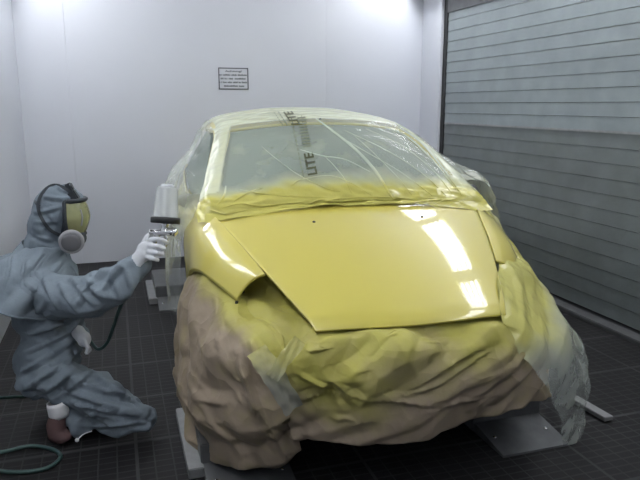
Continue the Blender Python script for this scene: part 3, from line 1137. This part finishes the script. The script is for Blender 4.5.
# film over the far mirror and the shutter-side wing, down to the floor
FR = [[V(p) for p in r] for r in (
    [(.62, 2.5, 1.36), (.72, 2.5, 1.2), (.90, 2.5, .9), (.96, 2.5, .5), (.98, 2.5, .15)],
    [(.62, 1.80, 1.36), (.76, 1.75, 1.22), (.95, 1.75, .98), (1.0, 1.7, .6), (1.0, 1.7, .15)],
    [(.675, 1.50, 1.24), (.80, 1.45, 1.16), (.965, 1.38, 1.04), (1.0, 1.35, .6), (1.0, 1.4, .1)],
    [(.745, 1.16, 1.075), (.84, 1.16, 1.06), (.955, 1.18, 1.01), (1.02, 1.1, .6), (1.02, 1.1, .02)])]
FR2 = rows(
    [(480, 206, 1.02), (484, 208, 1.02), (492, 214, 1.02), (502, 226, 1.0), (514, 280, .95)],
    [(492, 228, .76), (499, 231, .76), (507, 237, .78), (520, 256, .80), (556, 330, .65)],
    [(499, 262, .405), (511, 264, .42), (527, 267, .48), (548, 296, .50), (588, 375, .40)],
    [(497, 284, .185), (516, 290, .22), (540, 296, .34), (570, 328, .34), (587, 400, .30)],
    [(503, 318, .0), (524, 322, .05), (548, 330, .15), (584, 346, .26), (583, 436, .26)],
    [(506, 330, -.01), (530, 342, -.01), (552, 358, .04), (576, 385, .14), (573, 444, .20)],
    [(516, 350, -.05), (534, 368, -.04), (548, 392, .0), (560, 418, .10), (563, 446, .16)])
# the last rows in FR2 go from the hood edge outwards; columns run from the hood to the hanging hem
P = grid_pts(FR, 60, 50)
P2 = film_disp(P, .02, 3.0, (1, -.3, .5), 6.0)
bm = grid_bm(P2, {'spray': lambda p: .25 * smoothstep(1.5, 1.1, p.y), 'dens': lambda p: .0})
o = obj('plastic_film', bm, M['film_thin'], None, True, True, CARM)
tag(o, 'clear film tented over the far mirror beside the slatted shutter', 'plastic film')
P = grid_pts(FR2, 110, 140)
P2 = film_disp(P, .015, 5.0, (.5, -1, .4), 4.5)
bm = grid_bm(P2, {'spray': lambda p: smoothstep(.30, .58, p.z + noise.noise(p * 4) * .07) * smoothstep(1.08, .78, p.x) * 1.1, 'dens': lambda p: .03})
o = obj('plastic_film', bm, M['film_thin'], None, True, True, CARM)
tag(o, 'clear film hanging from the shutter-side wing down to the floor', 'plastic film')

# grey strips of film tape across the wheel paper
def tape(px, wid, label):
    pts = [PV(*p) for p in px]
    N = (len(pts) - 1) * 8
    q = [catmull(pts, i / N) for i in range(N + 1)]
    rows_ = []
    vw = V((0, -1, .35)).normalized()
    for i, p in enumerate(q):
        t = (q[min(i + 1, N)] - q[max(i - 1, 0)]).normalized()
        sd = t.cross(vw).normalized()
        rows_.append([p + sd * wid * (k / 6 - .5) + vw * .006 * math.sin(k * 2.1 + i * .6) for k in range(7)])
    bm = grid_bm(film_disp(rows_, .012, 2.0, (0, -1, .3), 14), {'spray': lambda p: smoothstep(.4, .6, p.z), 'dens': lambda p: .1})
    o = obj('tape_strip', bm, M['film_tape'], None, True, True, CARM)
    tag(o, label, 'tape', )


tape([(256, 350, .02), (266, 364, -.02), (279, 384, -.05), (294, 410, -.02)], .085, 'long grey film strip running down between the wheel wrap and front paper')
tape([(300, 340, -.03), (286, 358, -.06), (272, 378, -.07)], .055, 'short grey film strip crossing upward towards the hood corner')

# ------------------------------------------------------------------ wheel ramps under the car
def ramp(u, v, name_label, rails):
    mt = Matrix.Translation((u, v, 0))
    t = thing('wheel_ramp', name_label, 'ramp', group='wheel ramps under the car', mtx=mt)
    bm = bmesh.new()
    add_box(bm, (-.20, -.30, .0), (.20, .30, .142), bevel=.006)
    obj('deck', bm, M['steel_dark'], t, True, False)
    bm = bmesh.new()
    vs = add_box(bm, (-.19, -.56, .0), (.19, -.30, .05))
    for q in vs:
        if q.co.y < -.5:
            q.co.z = min(q.co.z, .012)
    obj('flap', bm, M['steel_dark'], t, True, False)
    for k in (-1, 1):
        bm = lathe_bm([(0, 0), (.012, 0), (.012, .012), (0, .016)], Matrix.Translation((k * .15, -.42, .02)), 10)
        obj('bolt', bm, M['chrome'], t, True)
    for s in rails:
        bm = bmesh.new()
        add_box(bm, (s * .225 - .035, -.335, .0), (s * .225 + .035, .29, .05), bevel=.004)
        obj('side_rail', bm, M['steel'], t, True, False)
    return t


ramp(.485, 2.985, 'steel wheel ramp under the paper-wrapped wheel near the painter', (-1,))
ramp(1.865, 2.94, 'steel wheel ramp under the film at the shutter-side front wheel', ())
ramp(.455, 5.70, 'steel wheel ramp far back under the rear wheel beyond the painter', (-1,))
bm = bmesh.new()
a, b_ = PX(573, 398, 2, .02), PX(609, 419, 2, .02)
mt = axis_mtx((a + b_) / 2, (b_ - a), (0, 0, 1))
L = (b_ - a).length
add_box(bm, (-.012, -.03, -L / 2), (.012, .03, L / 2), mt, bevel=.003)
centred(bm, 'steel_bar', M['steel'], 'loose grey steel bar on the floor right of the hanging film', 'bar')

# ------------------------------------------------------------------ the painter
D0 = 3.30
RSC = 0.945          # body radii below were drawn for a figure slightly further off
RX = CR.copy()
FW = V((CF.x, CF.y, 0)).normalized()
UPZ = V((0, 0, 1))
root = PD(62, 432, D0); root.z = 0
per = thing('person', 'person in blue grey hooded coverall and respirator kneeling with a spray gun beside the car', 'person', root)


def pp(x, y, d=0.0):
    return PD(x, y, D0 + d)


FR_ = Matrix((RX, FW, UPZ)).transposed()      # person frame: right, away, up

# body (skin): one continuous figure under the clothes
bm = bmesh.new()
hd = pp(60, 216)
ball(bm, hd, (.085, .075, .115), 18, FR_)
ball(bm, pp(66, 226), (.065, .058, .075), 14, FR_)
ball(bm, pp(79, 221), (.016, .014, .02), 10, FR_)       # nose
ball(bm, pp(75, 233), (.02, .03, .016), 10, FR_)        # mouth and chin
ball(bm, pp(73, 238), (.022, .035, .02), 10, FR_)
for e in (-.03, .03):
    ball(bm, pp(75, 212, e), .014, 10)
    ball(bm, pp(58, 217, e * 2.5), (.018, .01, .03), 10, FR_)
chain(bm, [(pp(54, 238), .055), (pp(47, 262), .06)])
chain(bm, [(pp(46, 275), .10), (pp(48, 330), .10), (pp(50, 368), .09)])
chain(bm, [(pp(34, 284, -.14), .055), (pp(88, 298, -.25), .04), (pp(130, 268, -.26), .028), (pp(145, 250, -.26), .022)])
chain(bm, [(pp(46, 278, .16), .055), (pp(66, 330, .16), .04), (pp(84, 340, .06), .03)])
for e in (-.10, .12):
    chain(bm, [(pp(54, 374, e + .02), .06), (pp(138, 419, e + .02), .030), (pp(100, 421, e + .02), .018), (pp(76, 418, e + .015), .018), (pp(58, 406, e), .026)])
bd = obj('body', remeshed(bm, .011, 4), M['skin'], per)


# coverall
def wr(seed, a=1.0):
    def f(p, nn):
        q = p * 1.0
        d = crease(q, 5.5, seed, 5, .5) * .020 + crease(q, 12, seed + 2, 4, .5) * .009 + noise.noise(q * 7 + V((seed, 0, 0))) * .010
        return d * a
    return f


bm = bmesh.new()
# torso
ball(bm, pp(38, 285, .0), (.17, .21, .15), 18, FR_)
ball(bm, pp(48, 318, .0), (.165, .19, .17), 18, FR_)
ball(bm, pp(50, 350, .0), (.165, .18, .15), 18, FR_)
ball(bm, pp(46, 372, .0), (.15, .19, .125), 18, FR_)
ball(bm, pp(44, 262, .0), (.10, .12, .08), 14, FR_)
# painter's right arm reaching out (nearest the camera)
chain(bm, [(pp(28, 286, -.11), .105), (pp(58, 297, -.16), .112), (pp(88, 297, -.23), .110), (pp(110, 287, -.27), .098), (pp(127, 274, -.27), .080), (pp(136, 267, -.27), .060)])
# other arm
chain(bm, [(pp(52, 282, .17), .10), (pp(66, 318, .19), .085), (pp(78, 338, .10), .06)])
# thighs and shins: kneeling, sitting back
for e, g in ((-.09, 0), (.13, -2)):
    chain(bm, [(pp(50, 374, e), .115), (pp(78, 388, e), .118), (pp(108, 401, e), .105), (pp(134, 417, e), .076), (pp(145, 423, e), .055)])
    chain(bm, [(pp(142, 424, e), .048), (pp(110, 424, e), .055), (pp(84, 421, e), .062), (pp(72, 415, e), .052)])
COV_BM = bm


def cloth_folds(bm, segs, amp, wid, sharp=.55):
    """raise soft ridges with a furrow beside them along segments lying on the cloth"""
    bm.normal_update()
    bv = BVHTree.FromBMesh(bm)
    S3 = []
    for (x0, y0), (x1, y1), k in segs:
        pts = []
        for i in range(7):
            t = i / 6
            bow = math.sin(math.pi * t) * 1.5
            r = ray(x0 + (x1 - x0) * t, y0 + (y1 - y0) * t + bow).normalized()
            loc = bv.ray_cast(CC, r)[0]
            if loc is not None:
                pts.append(loc)
        if len(pts) > 2:
            S3.append((pts, k))
    mv = []
    for v in bm.verts:
        h = 0
        for pts, k in S3:
            if (v.co - pts[len(pts) // 2]).length > .35:
                continue
            best, bt, bs = 9, 0, 0
            for i in range(len(pts) - 1):
                a, d = pts[i], pts[i + 1] - pts[i]
                t = max(0, min(1, (v.co - a).dot(d) / max(1e-9, d.length_squared)))
                q = v.co - a - d * t
                if q.length < best:
                    best, bt, bs = q.length, (i + t) / (len(pts) - 1), q.dot(UPZ + RX * .3)
            if best < wid * 2:
                env = max(0, math.sin(math.pi * min(1, .1 + bt * .85))) ** .6 * k
                if best < wid:
                    h += env * (1 - best / wid) ** 1.2
                if bs < 0:
                    h -= env * .6 * max(0, 1 - abs(best - wid * 1.0) / (wid * .8))
        if h:
            mv.append((v, h))
    for v, h in mv:
        v.co = v.co + v.normal * (h * amp)
    return bm


cb = remeshed(COV_BM, .0095, 3, .5, wr(1.0))
cloth_folds(cb, [
    ((20, 336), (78, 317), 1.2), ((24, 352), (72, 330), .9), ((22, 372), (78, 336), 1.1), ((26, 388), (84, 346), 1.0), ((40, 394), (90, 356), 1.1), ((58, 396), (92, 370), .8),
    ((74, 380), (122, 394), .9), ((70, 392), (138, 413), 1.2), ((78, 404), (146, 416), 1.0), ((84, 426), (150, 420), .8), ((96, 374), (142, 406), .8), ((72, 402), (112, 424), .9),
    ((72, 278), (94, 304), 1.0), ((84, 274), (106, 302), 1.1), ((96, 270), (76, 306), 1.0), ((110, 266), (121, 298), 1.0), ((120, 262), (100, 292), .8), ((60, 284), (78, 312), 1.1), ((126, 268), (132, 288), .9),
    ((44, 280), (60, 310), 1.0), ((86, 288), (124, 300), .7), ((30, 320), (46, 300), .8), ((38, 400), (66, 378), .7)], .021, .022)
cov = obj('coverall', cb, M['coverall'], per)


# shoulder cape of the hood
def cape():
    cx, cy = 48, 240
    rows_ = []
    for k, (ry, rxx, zc) in enumerate(((.095, .10, 246), (.13, .14, 253), (.185, .195, 261), (.240, .24, 272), (.285, .25, 285), (.305, .255, 299))):
        rr = []
        for a in range(49):
            th = a / 48 * math.tau
            c_, s_ = math.cos(th), math.sin(th)
            base = pp(46 - k * 3.4, zc)
            drop = -.045 * k / 5 * max(0, c_) ** 2 + .02 * k / 5 * max(0, -c_)
            wob = .012 * k / 5 * math.sin(5 * th + 1) + .008 * k / 5 * math.sin(9 * th)
            fx = .75 if c_ > 0 else 1.0
            rr.append(base + RX * (rxx * fx + wob) * c_ + FW * (ry + wob) * s_ + UPZ * (drop + .02 * math.sin(3 * th) * k / 5))
        rows_.append(rr)
    return rows_


P = grid_pts(cape(), 110, 44)
N_ = grid_normals(P)
fw = wr(4.0, 1.0)
cen = pp(46, 275)
P2 = []
for r, rn in zip(P, N_):
    o_ = []
    for p, q in zip(r, rn):
        if q.dot(p - cen) < 0:
            q = -q
        o_.append(p + q * (fw(p, q) + .012))
    P2.append(o_)
bm = grid_bm(P2)
bmesh.ops.remove_doubles(bm, verts=bm.verts, dist=.0008)
solidify(bm, .004)
cloth_folds(bm, [((27, 262), (26, 284), 1), ((26, 284), (48, 298), 1.1), ((14, 256), (9, 292), 1), ((42, 254), (18, 282), .9), ((62, 262), (46, 278), .9), ((34, 270), (56, 292), .8)], .018, .018)
obj('shoulder_cape', bm, M['coverall'], cov)
bm = tube_bm([P2[-1][j] for j in range(0, len(P2[-1]), 2)], .006, 6, sub=2)
obj('hem', bm, M['coverall'], cov)

# hood over the head
bm = bmesh.new()
ball(bm, pp(56, 212), (.132, .118, .158), 22, FR_)
ball(bm, pp(50, 226), (.115, .112, .13), 18, FR_)
ball(bm, pp(46, 243), (.10, .115, .09), 18, FR_)
ball(bm, pp(66, 200), (.10, .09, .085), 16, FR_)
hb = remeshed(bm, .0085, 3, .5, wr(7.0, .75))
# open the face
fc = pp(84, 222)
kill = [v for v in hb.verts if ((v.co - fc).dot(RX) / .075) ** 2 + ((v.co - fc).dot(FW) / .095) ** 2 + ((v.co - fc).dot(UPZ) / .10) ** 2 < 1]
bmesh.ops.delete(hb, geom=kill, context='VERTS')
cloth_folds(hb, [((34, 212), (62, 206), 1), ((34, 222), (60, 220), .9), ((44, 196), (70, 198), 1), ((32, 233), (52, 240), 1), ((40, 244), (66, 250), .8), ((56, 186), (72, 192), .7), ((48, 214), (64, 226), .8)], .012, .016)
hood_o = obj('coverall_hood', hb, M['coverall2'], per)

# full face respirator
resp_frame = bmesh.new()
vc = pp(72, 217)


def vis(th, h, grow=1.0):
    """visor surface: half-barrel in front of the face"""
    r = (.088 + .012 * math.cos(h * 1.6)) * grow * (1 - .10 * h * h - (.12 * max(0, -h)))
    return vc + RX * (math.cos(th) * r * 1.02 - .012) + FW * math.sin(th) * r * .95 + UPZ * (h * .088)


P = [[vis(-1.45 + 2.9 * j / 32, -1 + 2 * i / 24) for j in range(33)] for i in range(25)]
bm = grid_bm(P); solidify(bm, .002)
resp = obj('respirator', bm, M['visor'], per, label='yellowed clear face visor')
edge = [P[0][j] for j in range(0, 33, 4)] + [P[i][32] for i in range(4, 25, 4)] + [P[24][j] for j in range(28, -1, -4)] + [P[i][0] for i in range(20, -1, -4)]
obj('visor_rim', tube_bm(edge, .010, 8, sub=4), M['strap'], resp)
brow = [vis(-1.3 + 2.6 * k / 10, 1.0, 1.06) + UPZ * .004 for k in range(11)]
obj('brow_rim', tube_bm(brow, .011, 8, sub=3), M['strap'], resp)
bm = bmesh.new()
for h in (-.25, .12, .45):
    pass
bm = tube_bm([vis(-.62, .55, 1.02), vis(-.60, .1, 1.02), vis(-.62, -.4, 1.02)], .004, 6); 
obj('visor_crease', bm, M['filter_rim'], resp)
# nose cup and filter cartridges
bm = bmesh.new()
ball(bm, pp(80, 238), (.035, .045, .04), 14, FR_)
obj('nose_cup', remeshed(bm, .007, 3), M['strap'], resp)
for sgn in (-1, 1):
    c0 = pp(71.5, 241.5, sgn * .095)
    ax = (FW * sgn + RX * .30 - UPZ * .1).normalized()
    mt = axis_mtx(c0, ax, UPZ)
    bm = lathe_bm([(0, -.025), (.045, -.025), (.058, -.015), (.062, 0), (.060, .014), (.052, .020), (.047, .018)], mt, 28)
    ft = obj('filter', bm, M['filter_rim'], resp)
    bm = lathe_bm([(.048, .017), (.046, .022), (.030, .026), (0, .027)], mt, 28)
    obj('filter_face', bm, M['filter'], ft)
# straps hugging the hood
hbv = BVHTree.FromObject(hood_o, bpy.context.evaluated_depsgraph_get()) if False else None
hm = bmesh.new(); hm.from_mesh(hood_o.data); hm.transform(wm(per))
hbv = BVHTree.FromBMesh(hm)


def strap(px, wid):
    pts = []
    N = (len(px) - 1) * 8
    q = [catmull([V((a, b_, 0)) for a, b_ in px], i / N) for i in range(N + 1)]
    hits = []
    for a in q:
        loc, nor, i_, d_ = hbv.ray_cast(CC, ray(a.x, a.y).normalized())
        if loc is not None and (loc - CC).length < D0 + .35:
            hits.append((loc, -ray(a.x, a.y).normalized()))
    if len(hits) < 3:
        return None
    # smooth
    for _ in range(4):
        hits = [(hits[max(i - 1, 0)][0] * .25 + hits[i][0] * .5 + hits[min(i + 1, len(hits) - 1)][0] * .25, hits[i][1]) for i in range(len(hits))]
    bm = bmesh.new()
    prev = None
    for i, (p, nn) in enumerate(hits):
        t = (hits[min(i + 1, len(hits) - 1)][0] - hits[max(i - 1, 0)][0]).normalized()
        sd = t.cross(nn).normalized()
        ring = [bm.verts.new(p + sd * wid * a_ + nn * b_) for a_, b_ in ((.5, .004), (.5, .011), (-.5, .011), (-.5, .004))]
        if prev:
            for k in range(4):
                bm.faces.new((prev[k], prev[(k + 1) % 4], ring[(k + 1) % 4], ring[k]))
        prev = ring
    return obj('strap', bm, M['strap'], resp, smooth=False)


strap([(74, 196), (66, 189), (56, 185), (47, 188), (40, 197), (38, 208), (42, 219), (49, 229), (57, 234), (63, 236)], .016)
strap([(62, 238), (64, 228), (66, 216), (70, 206), (75, 200)], .022)
strap([(40, 207), (36, 203), (34, 198)], .014)
bm = bmesh.new()
add_box(bm, (-.018, -.03, -.028), (.018, .012, .028), axis_mtx(pp(75, 195, -.05), (RX * .5 - UPZ * .86), FW), bevel=.006)
add_box(bm, (-.016, -.025, -.022), (.016, .012, .022), axis_mtx(pp(70.5, 187, -.05), (RX * .4 - UPZ * .9), FW), bevel=.006)
obj('buckle', bm, M['strap'], resp, smooth=False)

# spray gun geometry anchors
GD = -.26
gun_root = pp(162, 247, GD)
gun = thing('spray_gun', 'chrome gravity spray gun with a milky paint cup held up beside the fender', 'spray gun', pp(158, 252, GD))
cupb, cupt = pp(165.5, 221, GD), pp(167.5, 187, GD)
axc = axis_mtx(cupb, cupt - cupb, RX)
Lc = (cupt - cupb).length
bm = lathe_bm([(.018, -.012), (.060, .0), (.066, .006), (.064, .012), (.060, .02), (.050, Lc - .012), (.046, Lc - .003), (.038, Lc), (.012, Lc + .004), (0, Lc + .004)], axc, 32)
obj('paint_cup', bm, M['cup'], gun)
bm = lathe_bm([(.050, -.012), (.066, -.012), (.0695, -.008), (.0695, .014), (.066, .018), (.061, .018)], axc, 32)
obj('cup_ring', bm, M['black'], gun)
bm = lathe_bm([(.030, Lc + .002), (.030, Lc + .010), (.024, Lc + .013), (0, Lc + .013)], axc, 24)
obj('cup_lid', bm, M['glove'], gun)
bm = bmesh.new()
chain(bm, [(pp(165, 224, GD), .020), (pp(164, 231, GD), .015)])
chain(bm, [(pp(156, 233, GD), .017), (pp(172, 232, GD), .018)])
obj('gun_body', remeshed(bm, .005, 3), M['chrome'], gun)
bm = lathe_bm([(.014, 0), (.019, .004), (.021, .016), (.014, .022), (.006, .028), (0, .028)], axis_mtx(pp(172, 232, GD), RX, UPZ), 18)
obj('air_cap', bm, M['chrome'], gun)
bm = bmesh.new()
chain(bm, [(pp(158, 234, GD), .014), (pp(152, 246, GD), .015), (pp(148, 258, GD), .015)])
obj('handle', remeshed(bm, .005, 3), M['chrome'], gun)
bm = lathe_bm([(.007, 0), (.010, .004), (.010, .018), (.012, .020), (.012, .026), (0, .026)], axis_mtx(pp(155, 232, GD), -RX, UPZ), 14)
obj('fluid_knob', bm, M['chrome'], gun)
bm = tube_bm([pp(164, 233, GD), pp(167, 238, GD), pp(166, 245, GD), pp(161, 250, GD)], .0055, 8)
obj('trigger', bm, M['chrome'], gun)


# gloves
def hand(bm, palm0, palm1, up, out, grip, scale=1.0):
    pass


bm = bmesh.new()
# right hand: back of the hand to the camera, four fingers around the handle, thumb over the top
wr0 = pp(136, 264, -.27)
chain(bm, [(pp(132, 269, -.27), .045), (wr0, .042), (pp(143, 254, -.28), .038)])
ball(bm, pp(146, 250, -.285), (.048, .024, .044), 16, FR_)
ball(bm, pp(150, 252, -.28), (.035, .024, .044), 14, FR_)
fing = [
    [(150, 240, -0.290), (158, 239, -0.305), (165, 241, -0.290), (167, 243, -0.265)],
    [(150, 246, -0.300), (158, 246, -0.315), (164, 248, -0.295), (163, 250, -0.265)],
    [(149, 252, -0.300), (157, 253, -0.315), (162, 254, -0.290), (160, 255, -0.260)],
    [(147, 257, -0.300), (154, 259, -0.310), (158, 260, -0.285), (156, 260, -0.260)]]
for f, r0 in zip(fing, (.0118, .012, .0115, .010)):
    chain(bm, [(pp(*f[0]), r0 * 1.15), (pp(*f[1]), r0 * 1.05), (pp(*f[2]), r0 * .95), (pp(*f[3]), r0 * .85)])
chain(bm, [(pp(143, 246, -.25), .017), (pp(147, 237, -.24), .0135), (pp(154, 231, -.235), .0115), (pp(158, 231, -.235), .010)])
obj('glove', remeshed(bm, .0045, 3, .5), M['glove'], per, label='white glove gripping the spray gun')
bm = bmesh.new()
chain(bm, [(pp(78, 332, .0), .038), (pp(82, 337, -.05), .036)])
ball(bm, pp(84, 339, -.07), (.038, .035, .045), 14, FR_)
for k, (dx, dy) in enumerate(((0, 0), (1.5, 1), (3, 2.5), (4, 5))):
    chain(bm, [(pp(84 + dx * .6, 342 + dy * .4, -.10 + .022 * k), .011), (pp(88 + dx * .5, 348 + dy * .3, -.10 + .022 * k), .0105), (pp(86 + dx * .4, 353, -.10 + .022 * k), .0095)])
chain(bm, [(pp(82, 336, -.09), .012), (pp(86, 343, -.11), .011), (pp(88, 347, -.11), .0095)])
obj('glove', remeshed(bm, .005, 3, .5), M['glove'], per, label='white glove resting in the lap')

# shoes, heels up behind
for e in (-.13, .15):
    bm = bmesh.new()
    chain(bm, [(pp(58, 417, e), .044), (pp(56, 425, e), .050), (pp(57, 433, e), .050), (pp(61, 437, e), .038)])
    ball(bm, pp(62, 436, e), (.055, .045, .032), 14, FR_)
    sb = remeshed(bm, .008, 4)
    obj('shoe', sb, M['shoe'], per)
    bm = lathe_bm([(.046, -.04), (.050, -.02), (.049, .02), (.045, .04)], axis_mtx(pp(58, 409, e), UPZ + RX * -.15, RX), 20)
    solidify(bm, .004)
    obj('sock', bm, M['sock'], per)
bm = bmesh.new()
ball(bm, pp(77, 440, -.22), .011, 10)
tb = tube_bm([pp(92, 431, -.20), pp(84, 434, -.215), pp(77, 440, -.22)], .003, 6, bm)
obj('drawstring', tb, M['glove'], cov)

RSC = 1.0
# ------------------------------------------------------------------ air hose
def fl(x, y, z=.012):
    return PX(x, y, 2, z)


hp = [pp(148, 259, GD), pp(141, 275, -.20), pp(131, 290, -.16), pp(121, 305, -.10), pp(114, 325, -.02), pp(107, 343, .08), pp(98, 349, .10), pp(90, 340, .13), pp(83, 325, .20), pp(78, 318, .32),
      pp(58, 350, .42), pp(30, 392, .42), pp(12, 397, .30), pp(-14, 402, .15), fl(-30, 440), fl(-4, 452), fl(30, 446), fl(54, 450), fl(60, 458), fl(44, 469), fl(10, 472), fl(-20, 466), fl(-34, 455)]
bm = tube_bm(hp, .0095, 10, sub=8)
o = obj('air_hose', bm, M['hose'], None, False, True, Matrix.Translation(fl(40, 460, 0)))
tag(o, 'dark green air hose looping from the spray gun to the floor by the painter', 'hose')

# ------------------------------------------------------------------ light and view
wd = bpy.data.worlds.new('World')
wd.use_nodes = True
wd.node_tree.nodes['Background'].inputs[0].default_value = (0.7, 0.75, 0.8, 1)
wd.node_tree.nodes['Background'].inputs[1].default_value = 0.05
S.world = wd
S.view_settings.view_transform = 'Standard'
S.view_settings.look = 'None'
S.view_settings.exposure = -0.6
S.view_settings.gamma = 1.0
S.view_settings.use_curve_mapping = False
S.cycles.max_bounces = 10
S.cycles.transparent_max_bounces = 24
